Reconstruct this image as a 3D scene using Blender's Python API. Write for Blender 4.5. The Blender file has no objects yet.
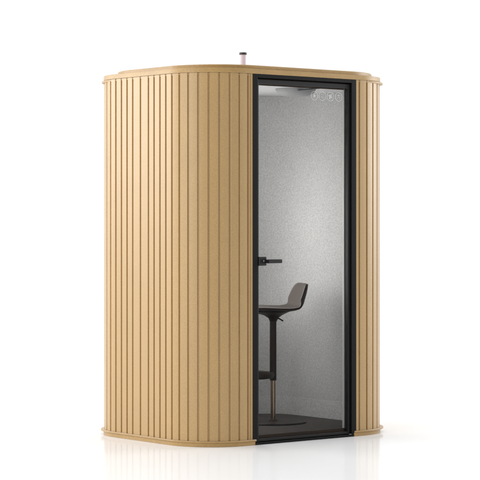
import bpy, bmesh, math, random
from mathutils import Vector, Matrix
random.seed(4)
S = bpy.context.scene
COL = S.collection
PI = math.pi

# ---------------------------------------------------------------- dimensions (metres)
W, D, R, H = 1.576, 1.216, 0.323, 2.20
ARC = PI / 2 * R
F_LEFT, F_RIGHT = 0.3748, 1.1955           # outer edges of the door frame
YAW = 0.6761
CAM = Vector((-7.196, -9.317, 1.3154))
FWD = Vector((math.sin(YAW), math.cos(YAW), 0))
RGT = Vector((math.cos(YAW), -math.sin(YAW), 0))

# ---------------------------------------------------------------- materials
def new_mat(name):
    m = bpy.data.materials.new(name); m.use_nodes = True
    nt = m.node_tree
    return m, nt, nt.nodes['Principled BSDF']

def speckle(name, dark, light, rough, scale=(420, 420, 420), spec=0.5, bump=0.15, big=0.25, contrast=(0.35, 0.65), bdist=0.001):
    """base colour varying finely between two close tones, plus slow tone drift and a fine bump"""
    m, nt, b = new_mat(name)
    N, L = nt.nodes, nt.links
    tc = N.new('ShaderNodeTexCoord')
    mp = N.new('ShaderNodeMapping'); mp.inputs['Scale'].default_value = scale
    L.new(tc.outputs['Object'], mp.inputs['Vector'])
    n1 = N.new('ShaderNodeTexNoise'); n1.inputs['Scale'].default_value = 1; n1.inputs['Detail'].default_value = 8
    n1.inputs['Roughness'].default_value = 0.65
    L.new(mp.outputs[0], n1.inputs['Vector'])
    n2 = N.new('ShaderNodeTexNoise'); n2.inputs['Scale'].default_value = 5; n2.inputs['Detail'].default_value = 8
    L.new(tc.outputs['Object'], n2.inputs['Vector'])
    rp = N.new('ShaderNodeMapRange'); rp.inputs[1].default_value = contrast[0]; rp.inputs[2].default_value = contrast[1]
    L.new(n1.outputs['Fac'], rp.inputs[0])
    mx = N.new('ShaderNodeMix'); mx.data_type = 'RGBA'
    mx.inputs[6].default_value = (*dark, 1); mx.inputs[7].default_value = (*light, 1)
    L.new(rp.outputs[0], mx.inputs[0])
    mul = N.new('ShaderNodeMix'); mul.data_type = 'RGBA'; mul.blend_type = 'MULTIPLY'
    mul.inputs[0].default_value = 1
    r2 = N.new('ShaderNodeMapRange'); r2.inputs[1].default_value = .3; r2.inputs[2].default_value = .7
    r2.inputs[3].default_value = 1 - big; r2.inputs[4].default_value = 1
    L.new(n2.outputs['Fac'], r2.inputs[0])
    L.new(mx.outputs[2], mul.inputs[6]); L.new(r2.outputs[0], mul.inputs[7])
    L.new(mul.outputs[2], b.inputs['Base Color'])
    b.inputs['Roughness'].default_value = rough
    b.inputs['Specular IOR Level'].default_value = spec
    bp = N.new('ShaderNodeBump'); bp.inputs['Strength'].default_value = bump; bp.inputs['Distance'].default_value = bdist
    L.new(n1.outputs['Fac'], bp.inputs['Height']); L.new(bp.outputs[0], b.inputs['Normal'])
    return m

M_WOOD = speckle('oak_veneer', (.362, .217, .072), (.520, .331, .120), .43, (380, 380, 150), .85, .12, .05)
M_LID = speckle('oak_edge', (.362, .217, .072), (.520, .331, .120), .42, (60, 60, 500), .5, .12, .15)
for _m in (M_WOOD, M_LID):
    _b = _m.node_tree.nodes['Principled BSDF']
    _b.inputs['Sheen Weight'].default_value = .38; _b.inputs['Sheen Roughness'].default_value = .45
M_FELT = speckle('grey_felt', (.42, .418, .412), (.60, .595, .585), .95, (105, 105, 105), .15, .4, .05, (.34, .66), .002)
M_SKIRT = speckle('grey_felt_skirting', (.44, .437, .43), (.66, .655, .645), .95, (105, 105, 105), .15, .4, .05, (.34, .66), .002)
M_CEIL = speckle('white_ceiling', (.55, .55, .55), (.62, .62, .62), .8, (100, 100, 100), .2, .05, .05)
M_CARPET = speckle('dark_carpet', (.050, .044, .041), (.120, .106, .098), .95, (260, 260, 260), .15, .6, .2)
M_EDGE = speckle('brown_edge', (.055, .032, .018), (.08, .048, .027), .6, (60, 60, 300), .3, .1, .1)
M_BLACK = speckle('black_powder_coat', (.0055, .0058, .0060), (.0080, .0083, .0085), .46, (700, 700, 700), .16, .08, .1)
M_LEAF = speckle('lit_black_powder_coat', (.014, .0138, .0135), (.020, .0198, .0192), .44, (700, 700, 700), .25, .08, .1)  # door leaf black, lightened in colour for the light catching its stile
M_BLACKH = speckle('black_handle', (.008, .008, .008), (.011, .011, .011), .32, (700, 700, 700), .5, .05, .1)
M_BRONZE = speckle('dark_bronze', (.0125, .0068, .0043), (.018, .010, .0063), .4, (500, 500, 500), .2, .05, .1)
M_BRONZE.node_tree.nodes['Principled BSDF'].inputs['Metallic'].default_value = .0
M_SHELL = speckle('dark_shell', (.016, .0095, .0066), (.022, .0135, .0095), .5, (500, 500, 500), .15, .05, .1)
M_CUSH = speckle('taupe_upholstery', (.072, .060, .053), (.116, .099, .088), .9, (330, 330, 330), .2, .3, .1)
M_PIPE = speckle('pale_piping', (.22, .19, .175), (.28, .245, .23), .8, (330, 330, 330), .2, .1, .1)
M_CAP = speckle('grey_cap', (.045, .042, .045), (.06, .056, .06), .5, (300, 300, 300), .4, .05, .1)
M_TRIM = speckle('pale_seal', (.62, .61, .58), (.70, .69, .66), .5, (200, 200, 200), .3, .03, .05)
M_DISH = speckle('grey_diffuser', (.29, .29, .29), (.33, .33, .33), .6, (100, 100, 100), .3, .03, .05)
M_CHROME, _nt, _b = new_mat('polished_bronze_tube')
_b.inputs['Base Color'].default_value = (.30, .22, .16, 1); _b.inputs['Metallic'].default_value = 1
_n = _nt.nodes.new('ShaderNodeTexNoise'); _n.inputs['Scale'].default_value = 40
_r = _nt.nodes.new('ShaderNodeMapRange'); _r.inputs[3].default_value = .16; _r.inputs[4].default_value = .26
_nt.links.new(_n.outputs['Fac'], _r.inputs[0]); _nt.links.new(_r.outputs[0], _b.inputs['Roughness'])
M_STEEL = speckle('steel_pin', (.5, .5, .5), (.6, .6, .6), .3, (200, 200, 200), .5, .03, .05)
M_STEEL.node_tree.nodes['Principled BSDF'].inputs['Metallic'].default_value = .9

# thin architectural glass: clear with a Fresnel reflection, slightly grey
M_GLASS, nt, b = new_mat('door_glass')
N, L = nt.nodes, nt.links
N.remove(b)
tr = N.new('ShaderNodeBsdfTransparent'); tr.inputs[0].default_value = (.93, .935, .94, 1)
gl = N.new('ShaderNodeBsdfGlossy'); gl.inputs['Roughness'].default_value = .02
fr = N.new('ShaderNodeFresnel'); fr.inputs['IOR'].default_value = 1.13
mx = N.new('ShaderNodeMixShader')
L.new(fr.outputs[0], mx.inputs[0]); L.new(tr.outputs[0], mx.inputs[1]); L.new(gl.outputs[0], mx.inputs[2])
L.new(mx.outputs[0], N['Material Output'].inputs['Surface'])

M_PRINT, nt, b = new_mat('white_print')
N, L = nt.nodes, nt.links
b.inputs['Base Color'].default_value = (.80, .80, .80, 1); b.inputs['Roughness'].default_value = .6
b.inputs['Alpha'].default_value = .35

# milky pink tube on the roof
M_PINK, nt, b = new_mat('pink_tube')
b.inputs['Base Color'].default_value = (.95, .84, .92, 1); b.inputs['Roughness'].default_value = .25
b.inputs['Transmission Weight'].default_value = .35; b.inputs['IOR'].default_value = 1.2
nn = nt.nodes.new('ShaderNodeTexNoise'); nn.inputs['Scale'].default_value = 60
rr_ = nt.nodes.new('ShaderNodeMapRange'); rr_.inputs[3].default_value = .2; rr_.inputs[4].default_value = .35
nt.links.new(nn.outputs['Fac'], rr_.inputs[0]); nt.links.new(rr_.outputs[0], b.inputs['Roughness'])

# glossy white studio floor
M_FLOOR, nt, b = new_mat('white_studio_floor')
N, L = nt.nodes, nt.links
b.inputs['Base Color'].default_value = (.852, .857, .862, 1)
b.inputs['Specular IOR Level'].default_value = .011
tc = N.new('ShaderNodeTexCoord')
nf = N.new('ShaderNodeTexNoise'); nf.inputs['Scale'].default_value = 3; nf.inputs['Detail'].default_value = 4
L.new(tc.outputs['Object'], nf.inputs['Vector'])
rf = N.new('ShaderNodeMapRange'); rf.inputs[3].default_value = .09; rf.inputs[4].default_value = .13
L.new(nf.outputs['Fac'], rf.inputs[0]); L.new(rf.outputs[0], b.inputs['Roughness'])

# ---------------------------------------------------------------- mesh helpers
def link(name, bm, mat, parent=None, smooth=None, bevel=0, label=None):
    bmesh.ops.recalc_face_normals(bm, faces=bm.faces[:])
    me = bpy.data.meshes.new(name); bm.to_mesh(me); bm.free()
    mats = mat if isinstance(mat, (list, tuple)) else [mat]
    for m in mats: me.materials.append(m)
    if smooth is not None:
        for p in me.polygons: p.use_smooth = True
        me.set_sharp_from_angle(angle=math.radians(smooth))
    o = bpy.data.objects.new(name, me); COL.objects.link(o)
    if parent: o.parent = parent
    if bevel:
        bv = o.modifiers.new('bevel', 'BEVEL'); bv.width = bevel; bv.segments = 2; bv.limit_method = 'ANGLE'
        bv.angle_limit = math.radians(40)
    if label: o['label'] = label
    return o

def box(bm, x0, x1, y0, y1, z0, z1):
    v = [bm.verts.new((x, y, z)) for z in (z0, z1) for x, y in ((x0, y0), (x1, y0), (x1, y1), (x0, y1))]
    for f in ((0, 3, 2, 1), (4, 5, 6, 7), (0, 1, 5, 4), (1, 2, 6, 5), (2, 3, 7, 6), (3, 0, 4, 7)):
        bm.faces.new([v[i] for i in f])

def boxobj(name, dims, mat, parent, bevel=0.0015, label=None):
    bm = bmesh.new(); box(bm, *dims)
    return link(name, bm, mat, parent, None, bevel, label)

def prism(bm, pts, z0, z1):
    """closed outline extruded up"""
    lo = [bm.verts.new((x, y, z0)) for x, y in pts]; hi = [bm.verts.new((x, y, z1)) for x, y in pts]
    n = len(pts)
    for i in range(n): bm.faces.new((lo[i], lo[(i + 1) % n], hi[(i + 1) % n], hi[i]))
    bm.faces.new(lo[::-1]); bm.faces.new(hi)

def stack(bm, rings):
    """loft of outlines with equal point counts: [(pts, z), ...] closed top and bottom"""
    vs = [[bm.verts.new((x, y, z)) for x, y in pts] for pts, z in rings]
    n = len(vs[0])
    for a, b_ in zip(vs, vs[1:]):
        for i in range(n): bm.faces.new((a[i], a[(i + 1) % n], b_[(i + 1) % n], b_[i]))
    bm.faces.new(vs[0][::-1]); bm.faces.new(vs[-1])

def ribbon(bm, outer, inner, z0, z1):
    """open strip of wall between two plan polylines (same count), extruded"""
    n = len(outer)
    g = [[bm.verts.new((x, y, z)) for x, y in pl] for z in (z0, z1) for pl in (outer, inner)]
    o0, i0, o1, i1 = g
    for k in range(n - 1):
        bm.faces.new((o0[k], o0[k + 1], o1[k + 1], o1[k]))
        bm.faces.new((i0[k], i1[k], i1[k + 1], i0[k + 1]))
        bm.faces.new((o1[k], o1[k + 1], i1[k + 1], i1[k]))
        bm.faces.new((o0[k], i0[k], i0[k + 1], o0[k + 1]))
    bm.faces.new((o0[0], o1[0], i1[0], i0[0])); bm.faces.new((o0[-1], i0[-1], i1[-1], o1[-1]))

def round_rect(x0, x1, y0, y1, r, seg=28):
    out = []
    for cx, cy, a0 in ((x0 + r, y0 + r, PI), (x1 - r, y0 + r, 1.5 * PI), (x1 - r, y1 - r, 0), (x0 + r, y1 - r, .5 * PI)):
        for k in range(seg + 1):
            a = a0 + PI / 2 * k / seg
            out.append((cx + r * math.cos(a), cy + r * math.sin(a)))
    return out

def lathe(bm, prof, seg=48, c=(0, 0, 0), axis=None):
    rings = []
    for r, z in prof:
        rings.append([Vector((r * math.cos(2 * PI * k / seg), r * math.sin(2 * PI * k / seg), z)) for k in range(seg)])
    M = Matrix.Translation(c) @ (axis.to_matrix().to_4x4() if axis else Matrix.Identity(4))
    vs = [[bm.verts.new(M @ p) for p in ring] for ring in rings]
    for a, b_ in zip(vs, vs[1:]):
        for i in range(seg): bm.faces.new((a[i], a[(i + 1) % seg], b_[(i + 1) % seg], b_[i]))
    bm.faces.new(vs[0][::-1]); bm.faces.new(vs[-1])

def tube(bm, pts, ra, rb=None, seg=16, closed=False, up=Vector((0, 0, 1))):
    """oval tube (ra sideways, rb along up) swept along points"""
    rb = rb or ra
    n = len(pts); rings = []
    for i, p in enumerate(pts):
        p0 = pts[(i - 1) % n] if closed or i > 0 else pts[i]
        p1 = pts[(i + 1) % n] if closed or i < n - 1 else pts[i]
        t = (Vector(p1) - Vector(p0)).normalized()
        u = up if abs(t.dot(up)) < .98 else Vector((1, 0, 0))
        s = t.cross(u).normalized(); w = s.cross(t).normalized()
        rings.append([bm.verts.new(Vector(p) + s * ra * math.cos(2 * PI * k / seg) + w * rb * math.sin(2 * PI * k / seg)) for k in range(seg)])
    m = n if closed else n - 1
    for i in range(m):
        a, b_ = rings[i], rings[(i + 1) % n]
        for k in range(seg): bm.faces.new((a[k], a[(k + 1) % seg], b_[(k + 1) % seg], b_[k]))
    if not closed: bm.faces.new(rings[0][::-1]); bm.faces.new(rings[-1])

def empty(name, loc, label, cat):
    o = bpy.data.objects.new(name, None); COL.objects.link(o); o.location = loc
    o.empty_display_size = .1; o['label'] = label; o['category'] = cat
    return o

# ---------------------------------------------------------------- the floor
bm = bmesh.new()
v = [bm.verts.new(p) for p in ((-70, -40, 0), (90, -40, 0), (90, 160, 0), (-70, 160, 0))]
bm.faces.new(v)
fl = link('floor', bm, M_FLOOR); fl['kind'] = 'structure'

# ---------------------------------------------------------------- the booth
booth = empty('office_phone_booth', (0, 0, 0),
              'tall round-cornered oak slatted booth with a black framed glass door, standing on the white floor', 'phone booth')

def at(s, off=0.0):
    """point of the body outline: s runs along the left wall (negative) round the front corner onto the front; off is outward"""
    if s <= 0: return (-off, R - s)
    if s < ARC:
        t = s / R
        return (R - (R + off) * math.cos(t), R - (R + off) * math.sin(t))
    return (R + s - ARC, -off)

GD, GW, CH = 0.0085, 0.0112, 0.0020
def slat_outline(edges, narrow=()):
    """plan polyline with a groove centred on every inner edge, chamfered shoulders"""
    out, inn = [], []
    def add(s, off): out.append(at(s, off)); inn.append(at(s, -.045))
    for i in range(len(edges) - 1):
        a, b_ = edges[i], edges[i + 1]
        gl = GW / 2 if i == 0 else (.0025 if a in narrow else GW / 2)
        gr = 0 if i == len(edges) - 2 else (.0025 if b_ in narrow else GW / 2)
        a2, b2 = a + gl, b_ - gr
        if i == 0: add(a, -GD)
        add(a2, -GD if a not in narrow else -.004)
        add(a2 + .0001, -CH)
        n = 7
        for k in range(n):
            s = a2 + CH + (b2 - a2 - 2 * CH) * k / (n - 1)
            add(s, 0)
        add(b2 - .0001, -CH if i < len(edges) - 2 else 0)
        if i < len(edges) - 2: add(b2, -GD if b_ not in narrow else -.004)
    return out, inn

Z0, Z1 = 0.034, 2.20
left_edges = [-.2915 + .0003, -.2100, -.1528, -.0935, -.0350, .0240, .0850, .1475, .2105, .2730, .3355, .3980, .4605, .5235, .5415, .5590]
right_edges = [-.2915 + .0003, -.2100, -.1528, -.0935, -.0350, .0240, .0860, .1500, .2144, .2786, .3428, .4071, .4713, .5356, .5617]
rear_edges = [2 * R - D + .2915 + .0003, -.1987, -.1397, -.0808, -.0215, .0375, .0970, .1575, .2200, .2820, .3440, .4065, .4690, .5320]
while rear_edges[-1] < ARC + W / 2 - R - .05: rear_edges.append(rear_edges[-1] + .0640)
rear_edges.append(ARC + W / 2 - R)

for edges, nar, fx, fy in ((left_edges, (.5415,), False, False), (right_edges, (), True, False),
                           (rear_edges, (), False, True), (rear_edges, (), True, True)):
    o_, i_ = slat_outline(edges, nar)
    m = lambda p: ((W - p[0]) if fx else p[0], (D - p[1]) if fy else p[1])
    o_, i_ = [m(p) for p in o_], [m(p) for p in i_]
    # a hair's gap at the seams so panels butt without sharing a plane
    bm = bmesh.new(); ribbon(bm, o_, i_, Z0 + .0005, Z1 - .0005)
    link('slatted_panel', bm, M_WOOD, booth, 25)

# plinth with a ledge, lid ledge, lid tiers -----------------------------------------------------
PE = .004
fo = round_rect(-PE, W + PE, -PE, D + PE, R + PE)
def cut_front(pts, xa, xb, depth):
    """notch the front of an outline between xa and xb so the door sill can sit there"""
    out = []; done = False
    n = len(pts)
    for i in range(n):
        p, q = pts[i], pts[(i + 1) % n]
        out.append(p)
        if not done and abs(p[1] - q[1]) < 1e-6 and p[1] < D / 2 and q[0] > p[0] + .2:
            out += [(xa, p[1]), (xa, depth), (xb, depth), (xb, p[1])]; done = True
    return out
bm = bmesh.new(); prism(bm, cut_front(fo, F_LEFT + .018, F_RIGHT - .018, .085), 0.0, .0225)
base = link('plinth', bm, M_LID, booth, 25, .0015)
lo = cut_front(round_rect(-.009, W + .03, -.009, D + .033, R + .012), F_LEFT + .024, F_RIGHT - .016, .085)
bm = bmesh.new(); prism(bm, lo, .0228, .0338)
link('ledge', bm, M_LID, base, 25, .003)

lid = bmesh.new()
stack(lid, [(round_rect(-.004 + e, W + .004 - e, -.004 + e, D + .004 - e, R + .004 - e), z) for e, z in
            ((.002, 2.2008), (0, 2.2028), (0, 2.2255), (.0015, 2.2293))])
lid = link('lid', lid, M_LID, booth, 30)
bm = bmesh.new()
stack(bm, [(round_rect(.045 + e, W - .03 - e, .014 + e, D - .05 - e, .37 - e), z) for e, z in
           ((0, 2.2297), (0, 2.2490), (.004, 2.2530))])
link('roof_panel', bm, M_LID, lid, 30)
bm = bmesh.new(); prism(bm, round_rect(.003, W + .03, .003, D + .033, R), 2.1875, 2.1998)
link('ledge', bm, M_LID, lid, 25, .003)

pipe = bmesh.new(); lathe(pipe, ((.0185, 2.2532), (.0185, 2.372)), 40, (.784, .6, 0))
pipe = link('roof_pipe', pipe, M_PINK, booth, 40)
bm = bmesh.new(); lathe(bm, ((.0225, 2.3722), (.0238, 2.3732), (.0238, 2.3835), (.022, 2.3860)), 40, (.784, .6, 0))
link('cap', bm, M_CAP, pipe, 30)

# door frame ------------------------------------------------------------------------------------
df = bmesh.new()
JW = .037
box(df, F_LEFT, F_LEFT + JW, -.003, .058, .0160, 2.1995)
box(df, F_RIGHT - JW, F_RIGHT, -.003, .058, .0160, 2.1995)
box(df, F_LEFT + JW + .0002, F_RIGHT - JW - .0002, -.0028, .058, 2.1785, 2.1993)
frame = link('door_frame', df, M_BLACK, booth, None, .0015)
boxobj('sill', (F_LEFT + .0185, F_RIGHT - .0185, -.006, .058, .0008, .0135), M_BLACK, frame)
# jamb stop behind the leaf
st = bmesh.new()
box(st, F_LEFT + JW + .0004, F_LEFT + JW + .008, .0375, .0575, .0165, 2.178)
box(st, F_RIGHT - JW - .003, F_RIGHT - JW - .0004, .0375, .0575, .0165, 2.178)
link('stop', st, M_BLACKH, frame)

# door leaf -------------------------------------------------------------------------------------
LX0, LX1, LY0, LY1, LZ0, LZ1 = .4160, 1.1560, .012, .036, .0165, 2.1715
SL, SR, RT, RB = .0145, .0145, .0270, .0150
dl = bmesh.new()
box(dl, LX0, LX0 + SL, LY0, LY1, LZ0, LZ1)
box(dl, LX1 - SR, LX1, LY0, LY1, LZ0, LZ1)
box(dl, LX0 + SL + .0002, LX1 - SR - .0002, LY0 + .0004, LY1, LZ1 - RT, LZ1 - .0003)
box(dl, LX0 + SL + .0002, LX1 - SR - .0002, LY0 + .0004, LY1, LZ0 + .0003, LZ0 + RB)
door = link('door', dl, M_LEAF, booth, None, .0015)
bm = bmesh.new(); box(bm, LX0 + SL + .0006, LX1 - SR - .0006, .0200, .0280, LZ0 + RB + .0005, LZ1 - RT - .0005)
pane = link('glass_pane', bm, M_GLASS, door)
# lock case and lever handle on the left stile
bm = bmesh.new(); box(bm, LX0 + .002, LX0 + .062, -.006, .0195, 1.0620, 1.1150)
lock = link('lock_case', bm, M_BLACKH, door, None, .004)
bm = bmesh.new()
lathe(bm, ((.0115, 0), (.0115, .034)), 24, (LX0 + .055, -.0065, 1.0880), Matrix.Rotation(PI / 2, 3, 'X').to_quaternion())
box(bm, LX0 + .044, LX0 + .145, -.052, -.032, 1.0768, 1.1000)
link('handle', bm, M_BLACKH, door, 40, .003)
bm = bmesh.new(); lathe(bm, ((.0045, 0), (.0045, .0025), (.003, .004)), 20, (LX0 + .0385, -.0062, 1.0905), Matrix.Rotation(PI / 2, 3, 'X').to_quaternion())
link('lock_cylinder', bm, M_STEEL, door, 40)
bm = bmesh.new(); lathe(bm, ((.011, .0138), (.011, .0162)), 20, (1.158, .012, .0))
link('pivot_hinge', bm, M_STEEL, door, 40)

# printed pictograms on the pane (front face y = .024)
YP = .0194
def flat_ring(bm, cx, cz, r0, r1, a0=0, a1=2 * PI, seg=40):
    full = abs(a1 - a0 - 2 * PI) < 1e-6
    n = seg if full else seg + 1
    lay = []
    for y in (YP, YP - .0004):
        lay.append([[bm.verts.new((cx + r * math.cos(a0 + (a1 - a0) * k / seg), y, cz + r * math.sin(a0 + (a1 - a0) * k / seg))) for k in range(n)] for r in (r0, r1)])
    for k in range(seg):
        j = (k + 1) % n
        (i0, o0), (i1, o1) = lay
        bm.faces.new((i0[k], o0[k], o0[j], i0[j])); bm.faces.new((i1[k], i1[j], o1[j], o1[k]))
        bm.faces.new((o0[k], o1[k], o1[j], o0[j])); bm.faces.new((i0[k], i0[j], i1[j], i1[k]))
def flat_poly(bm, pts):
    a = [bm.verts.new((x, YP, z)) for x, z in pts]; b_ = [bm.verts.new((x, YP - .0004, z)) for x, z in pts]
    n = len(pts)
    bm.faces.new(a); bm.faces.new(b_[::-1])
    for k in range(n): bm.faces.new((a[k], b_[k], b_[(k + 1) % n], a[(k + 1) % n]))
def disc(cx, cz, r, n=20, sx=1, sz=1): return [(cx + sx * r * math.cos(2 * PI * k / n), cz + sz * r * math.sin(2 * PI * k / n)) for k in range(n)]
ZI = 2.0900
for kind, cx in (('light', .874), ('sound', .938), ('fan', 1.003), ('person', 1.071)):
    bm = bmesh.new(); flat_ring(bm, cx, ZI, .0255, .0285)
    if kind == 'light':
        flat_poly(bm, disc(cx, ZI, .0075))
        for k in range(8):
            a = 2 * PI * k / 8; c_, s_ = math.cos(a), math.sin(a)
            flat_poly(bm, [(cx + c_ * .0105 - s_ * .0012, ZI + s_ * .0105 + c_ * .0012), (cx + c_ * .0105 + s_ * .0012, ZI + s_ * .0105 - c_ * .0012),
                           (cx + c_ * .0155 + s_ * .0012, ZI + s_ * .0155 - c_ * .0012), (cx + c_ * .0155 - s_ * .0012, ZI + s_ * .0155 + c_ * .0012)])
    elif kind == 'sound':
        flat_ring(bm, cx, ZI + .001, .0105, .0130, PI * 1.12, PI * 1.88, 14)
        flat_ring(bm, cx, ZI + .001, .0105, .0130, PI * .15, PI * .85, 14)
        flat_poly(bm, disc(cx, ZI, .0028))
    elif kind == 'fan':
        for k in range(4):
            a = PI / 4 + 2 * PI * k / 4 + .35
            pts = disc(.0100, 0, .0072, 16, 1.0, .72)
            flat_poly(bm, [(cx + x * math.cos(a) - z * math.sin(a), ZI + x * math.sin(a) + z * math.cos(a)) for x, z in pts])
        flat_poly(bm, disc(cx, ZI, .0030))
    else:
        flat_poly(bm, disc(cx, ZI + .0085, .0050))
        flat_ring(bm, cx, ZI - .012, .0085, .0110, 0, PI, 14)
        flat_ring(bm, cx, ZI - .002, .0145, .0160, PI * .1, PI * .42, 10)
        flat_ring(bm, cx, ZI - .002, .0145, .0160, PI * .58, PI * .9, 10)
    link('pictogram', bm, M_PRINT, door)

# interior --------------------------------------------------------------------------------------
IX0, IX1, IY0, IY1, IR, ZF, ZC = .095, 1.474, .066, 1.135, .225, .048, 2.158
def inner_path(off):
    x0, x1, y0, y1, r = IX0 - off, IX1 + off, IY0 - off, IY1 + off, IR + off
    pts = [(1.168, y0)]
    for cx, cy, a0 in ((x1 - r, y0 + r, 1.5 * PI), (x1 - r, y1 - r, 0), (x0 + r, y1 - r, .5 * PI), (x0 + r, y0 + r, PI)):
        for k in range(25):
            a = a0 + PI / 2 * k / 24
            pts.append((cx + r * math.cos(a), cy + r * math.sin(a)))
    pts.append((.402, y0))
    return pts
bm = bmesh.new(); ribbon(bm, inner_path(.012), inner_path(0), .010, ZC + .02)
lining = link('felt_lining', bm, M_FELT, booth, 40)
bm = bmesh.new(); ribbon(bm, inner_path(-.0003), inner_path(-.0018), ZF + .001, ZF + .118)
link('skirting', bm, M_SKIRT, lining, 40)
boxobj('edge_trim', (1.1490, 1.1652, .0582, .0740, .0485, 2.150), M_TRIM, lining, .001)
bm = bmesh.new(); prism(bm, round_rect(IX0 + .0045, IX1 - .0045, IY0 + .002, IY1 - .0045, IR - .0045), .006, ZF)
floor_in = link('carpet_floor', bm, M_CARPET, booth, 40)
boxobj('threshold_strip', (.4150, 1.1490, .0590, .0675, .0150, ZF + .0015), M_EDGE, floor_in, .001)
bm = bmesh.new(); prism(bm, round_rect(IX0 + .002, IX1 - .002, IY0 + .002, IY1 - .002, IR - .002), ZC, ZC + .02)
ceil = link('ceiling', bm, M_CEIL, booth, 40)
boxobj('header_strip', (.4150, 1.1490, .0590, .0640, 2.1385, 2.1900), M_EDGE, ceil, .001)
# domed ceiling diffuser
DX, DY = 1.035, .385
bm = bmesh.new()
prof = [(.030, -.050), (.068, -.047), (.094, -.039), (.113, -.026), (.124, -.012), (.128, -.0005)]
lathe(bm, prof, 56, (DX, DY, ZC))
link('ceiling_vent', bm, M_DISH, ceil, 50)
# unseen tall light panels, added on the inner walls to brighten the interior
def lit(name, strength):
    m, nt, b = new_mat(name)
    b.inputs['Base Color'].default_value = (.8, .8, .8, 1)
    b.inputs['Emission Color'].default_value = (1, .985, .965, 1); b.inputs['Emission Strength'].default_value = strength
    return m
lh = bmesh.new(); box(lh, IX0 + .0005, IX0 + .018, .30, .95, .88, 1.80)
lh = link('hidden_fill_housing', lh, M_BLACKH, booth, None, .003)
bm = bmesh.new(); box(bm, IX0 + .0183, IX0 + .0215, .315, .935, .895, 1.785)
link('hidden_fill_panel', bm, lit('soft_fill_panel', 1.7), lh)
lh = bmesh.new(); box(lh, .52, 1.04, IY1 - .018, IY1 - .0005, .72, 1.68)
lh = link('hidden_fill_housing', lh, M_BLACKH, booth, None, .003)
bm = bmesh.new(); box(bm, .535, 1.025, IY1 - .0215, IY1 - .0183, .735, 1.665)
link('hidden_fill_panel', bm, lit('bright_fill_panel', 7.4), lh)
lh = bmesh.new(); box(lh, .13, .398, IY0 + .0135, IY0 + .031, .80, 1.80)
lh = link('hidden_fill_housing', lh, M_BLACKH, booth, None, .003)
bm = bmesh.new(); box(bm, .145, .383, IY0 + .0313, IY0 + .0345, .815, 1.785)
link('hidden_fill_panel', bm, lit('front_fill_panel', 8.8), lh)
# door closer arm under the header
bm = bmesh.new()
tube(bm, [Vector((1.03, .10, 2.150)), Vector((1.00, .18, 2.146)), Vector((.965, .275, 2.141))], .009, .004, 10)
link('closer_arm', bm, M_BLACKH, booth, 40)

# ---------------------------------------------------------------- the bar stool
SC = Vector((1.033, .605, ZF))
stool = empty('bar_stool', SC, 'dark bronze bar stool with a low-backed taupe seat, standing inside the booth behind the glass', 'bar stool')
TH = math.radians(11)
UF = (-(RGT * math.cos(TH)) - FWD * math.sin(TH))      # where the sitter faces
UB = -UF                                               # towards the back
UW = (FWD * math.cos(TH) - RGT * math.sin(TH))         # across, away from the camera
UP = Vector((0, 0, 1))
def sp(u, w, z): return UB * u + UW * w + UP * z       # local to the stool root

def seat_surface(t, w, off=0.0):
    """t 0..1 from the front lip to the top of the back; w -1..1 across"""
    P = [(-.215, .706), (-.195, .719), (-.12, .724), (-.03, .721), (.05, .718), (.100, .7205), (.142, .733), (.170, .760), (.186, .800), (.197, .842), (.203, .875), (.205, .884)]
    n = len(P) - 1
    f = min(t, .9999) * n; i = int(f); q = f - i
    def g(k): return P[max(0, min(n, k))]
    def cr(a, b_, c, d): return .5 * ((2 * b_) + (-a + c) * q + (2 * a - 5 * b_ + 4 * c - d) * q * q + (-a + 3 * b_ - 3 * c + d) * q ** 3)
    u = cr(g(i - 1)[0], g(i)[0], g(i + 1)[0], g(i + 2)[0]); z = cr(g(i - 1)[1], g(i)[1], g(i + 1)[1], g(i + 2)[1])
    # half width narrows at the front lip and rounds off at the top of the back
    hw = .198
    if t < .12: hw *= math.sqrt(max(0.0, 1 - ((.12 - t) / .12) ** 2 * .42))
    if t > .5: hw *= 1 - .18 * (t - .5) / .5
    if t > .70: hw *= math.sqrt(max(0.02, 1 - ((t - .70) / .30) ** 2.6 * .86))
    # dished: sides lift on the seat and wrap forward on the back
    k = (abs(w) * hw / .185) ** 2.4
    bk = max(0, min(1, (t - .50) / .2))
    z += (1 - bk) * .010 * k
    u -= bk * .040 * k
    return u, hw * w, z

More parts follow.
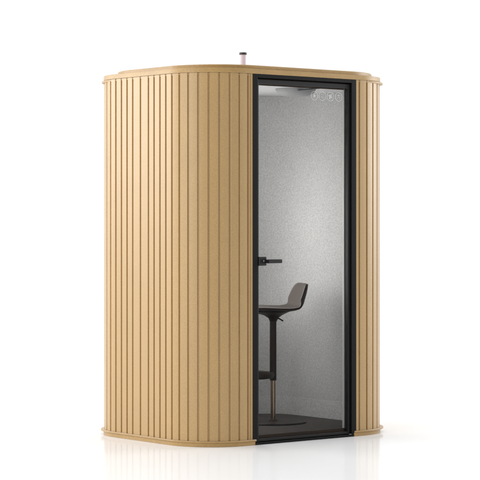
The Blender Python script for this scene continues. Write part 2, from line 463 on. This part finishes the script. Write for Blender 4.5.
NT, NW = 44, 26
def seat_shell(name, off0, off1, mat, parent, inset=1.0, t0=0., t1=1.):
    bm = bmesh.new()
    def pt(i, j):
        t = t0 + (t1 - t0) * i / NT; w = (-1 + 2 * j / NW) * inset
        return Vector(sp(*seat_surface(t, w)))
    grid = [[pt(i, j) for j in range(NW + 1)] for i in range(NT + 1)]
    def nrm(i, j):
        a = grid[min(i + 1, NT)][j] - grid[max(i - 1, 0)][j]; b_ = grid[i][min(j + 1, NW)] - grid[i][max(j - 1, 0)]
        n_ = a.cross(b_).normalized()
        return n_
    sgn = 1 if nrm(NT // 4, NW // 2).z > 0 else -1
    edge = lambda i, j: min(1, min(i, NT - i) / 3, min(j, NW - j) / 3) 
    A = [[bm.verts.new(grid[i][j] + sgn * nrm(i, j) * (off0 if edge(i, j) >= 1 else off1 + (off0 - off1) * (.25 + .75 * math.sqrt(max(0, edge(i, j)))))) for j in range(NW + 1)] for i in range(NT + 1)]
    B = [[bm.verts.new(grid[i][j] + sgn * nrm(i, j) * off1 * ((.35 + .65 * math.sqrt(edge(i, j))) if off1 < 0 else 1)) for j in range(NW + 1)] for i in range(NT + 1)]
    for i in range(NT):
        for j in range(NW):
            bm.faces.new((A[i][j], A[i + 1][j], A[i + 1][j + 1], A[i][j + 1]))
            bm.faces.new((B[i][j], B[i][j + 1], B[i + 1][j + 1], B[i + 1][j]))
    for i in range(NT):
        for j in (0, NW): bm.faces.new((A[i][j], B[i][j], B[i + 1][j], A[i + 1][j]))
    for j in range(NW):
        for i in (0, NT): bm.faces.new((A[i][j], A[i][j + 1], B[i][j + 1], B[i][j]))
    return link(name, bm, mat, parent, 50)
shell = seat_shell('seat_shell', 0.0, -.012, M_SHELL, stool)
seat_shell('cushion', .015, .0006, M_CUSH, shell, .985, .004, .998)
def rim(w, lift):
    out = []
    for i in range(NT + 1):
        t = .02 + .965 * i / NT
        u, a, z = seat_surface(t, w)
        out.append(Vector(sp(u, a, z)) + UF * lift * max(0, min(1, (t - .45) / .2)) + UP * lift * (1 - max(0, min(1, (t - .45) / .2))))
    return out
bm = bmesh.new()
r0, r1 = rim(-.985, .004), rim(.985, .004)
tube(bm, r0 + r1[::-1], .0035, .0035, 8)
link('piping', bm, M_PIPE, shell, 50)
# flared underside that runs into the column
bm = bmesh.new()
rings = []
for (hu0, hu1, hw, z) in ((-.155, .105, .135, .7060), (-.115, .085, .110, .697), (-.060, .058, .060, .682), (-.030, .034, .032, .664), (-.0205, .0225, .0205, .640)):
    ring = []
    for k in range(40):
        a = 2 * PI * k / 40; c_ = math.cos(a)
        ring.append(sp((hu1 if c_ > 0 else -hu0) * c_, hw * math.sin(a), z))
    rings.append(ring)
vs = [[bm.verts.new(p) for p in r_] for r_ in rings]
for a, b_ in zip(vs, vs[1:]):
    for i in range(40): bm.faces.new((a[i], b_[i], b_[(i + 1) % 40], a[(i + 1) % 40]))
bm.faces.new(vs[0]); bm.faces.new(vs[-1][::-1])
link('seat_support', bm, M_BRONZE, stool, 50)
bm = bmesh.new(); lathe(bm, ((.0205, .268), (.0215, .272), (.0215, .6398)), 36)
col_ = link('column', bm, M_BRONZE, stool, 40)
bm = bmesh.new(); lathe(bm, ((.0158, .0118), (.0158, .2678)), 36)
link('gas_lift', bm, M_CHROME, stool, 40)
bm = bmesh.new(); tube(bm, [sp(.018, -.02, .668), sp(.036, -.04, .659), sp(.052, -.058, .648)], .0055, .0045, 10)
link('height_lever', bm, M_BLACKH, stool, 40)
# footrest: a flat oval loop leaving the column and running round in front of the sitter
pts = []
loop = [(.0, -.016), (-.035, -.075), (-.085, -.125), (-.150, -.145), (-.205, -.120), (-.228, -.055), (-.232, 0), (-.228, .055), (-.205, .120), (-.150, .145), (-.085, .125), (-.035, .075), (0, .016)]
for u, w in loop: pts.append(Vector(sp(u, w, .305)))
fine = []
for i in range(len(pts) - 1):
    a, b_, c, d = pts[max(0, i - 1)], pts[i], pts[i + 1], pts[min(len(pts) - 1, i + 2)]
    for q in (0, .25, .5, .75): fine.append(.5 * ((2 * b_) + (-a + c) * q + (2 * a - 5 * b_ + 4 * c - d) * q * q + (-a + 3 * b_ - 3 * c + d) * q ** 3))
fine.append(pts[-1])
bm = bmesh.new(); tube(bm, fine, .008, .0205, 14)
link('footrest', bm, M_BRONZE, stool, 50)
bm = bmesh.new(); lathe(bm, ((.205, .0005), (.210, .003), (.210, .0075), (.206, .0105), (.03, .0116), (.024, .020)), 72)
link('base_disc', bm, M_BRONZE, stool, 30)

# ---------------------------------------------------------------- studio light
w = bpy.data.worlds.new('World'); S.world = w; w.use_nodes = True
N, L = w.node_tree.nodes, w.node_tree.links
bg = N['Background']; bg.inputs['Color'].default_value = (1, 1, 1, 1)
tc = N.new('ShaderNodeTexCoord')
dt = N.new('ShaderNodeVectorMath'); dt.operation = 'DOT_PRODUCT'
wd = Vector((-.10, 1, 0)).normalized()
dt.inputs[1].default_value = wd
L.new(tc.outputs['Generated'], dt.inputs[0])
mr = N.new('ShaderNodeMapRange'); mr.interpolation_type = 'SMOOTHSTEP'
mr.inputs[1].default_value = -.75; mr.inputs[2].default_value = .35
mr.inputs[3].default_value = .58; mr.inputs[4].default_value = 1.16
L.new(dt.outputs['Value'], mr.inputs[0]); L.new(mr.outputs[0], bg.inputs['Strength'])

def area(name, loc, target, sx, sy, power, col=(1, 1, 1)):
    l = bpy.data.lights.new(name, 'AREA'); l.shape = 'RECTANGLE'; l.size = sx; l.size_y = sy; l.energy = power; l.color = col
    o = bpy.data.objects.new(name, l); COL.objects.link(o); o.location = loc
    o.rotation_euler = (Vector(target) - Vector(loc)).to_track_quat('-Z', 'Y').to_euler()
    return o
area('softbox_lamp', (-3.5, 5.7, 3.0), (0, .6, 1.3), 3.8, 3.2, 225)
area('side_softbox_lamp', (-5.6, .1, 2.6), (0, .4, 1.2), 3.6, 3.2, 95)
area('fill_lamp', (6.0, -1.2, 2.6), (1.4, .3, 1.1), 2.5, 3.0, 150)
area('overhead_lamp', (.8, 1.0, 6.5), (.8, .6, 0), 5, 5, 50)

# ---------------------------------------------------------------- camera
cam = bpy.data.cameras.new('camera'); co = bpy.data.objects.new('camera', cam); COL.objects.link(co)
co.location = CAM; co.rotation_euler = (PI / 2, 0, -YAW)
cam.sensor_width = 36; cam.lens = 2028.07 / 480 * 36
cam.shift_y = -(240 - 223.1055) / 480
cam.clip_start = .1; cam.clip_end = 500
S.camera = co
S.view_settings.view_transform = 'Standard'; S.view_settings.look = 'None'
S.view_settings.exposure = 0; S.view_settings.gamma = 1
S.cycles.max_bounces = 10; S.cycles.transparent_max_bounces = 16; S.cycles.caustics_reflective = False; S.cycles.caustics_refractive = False
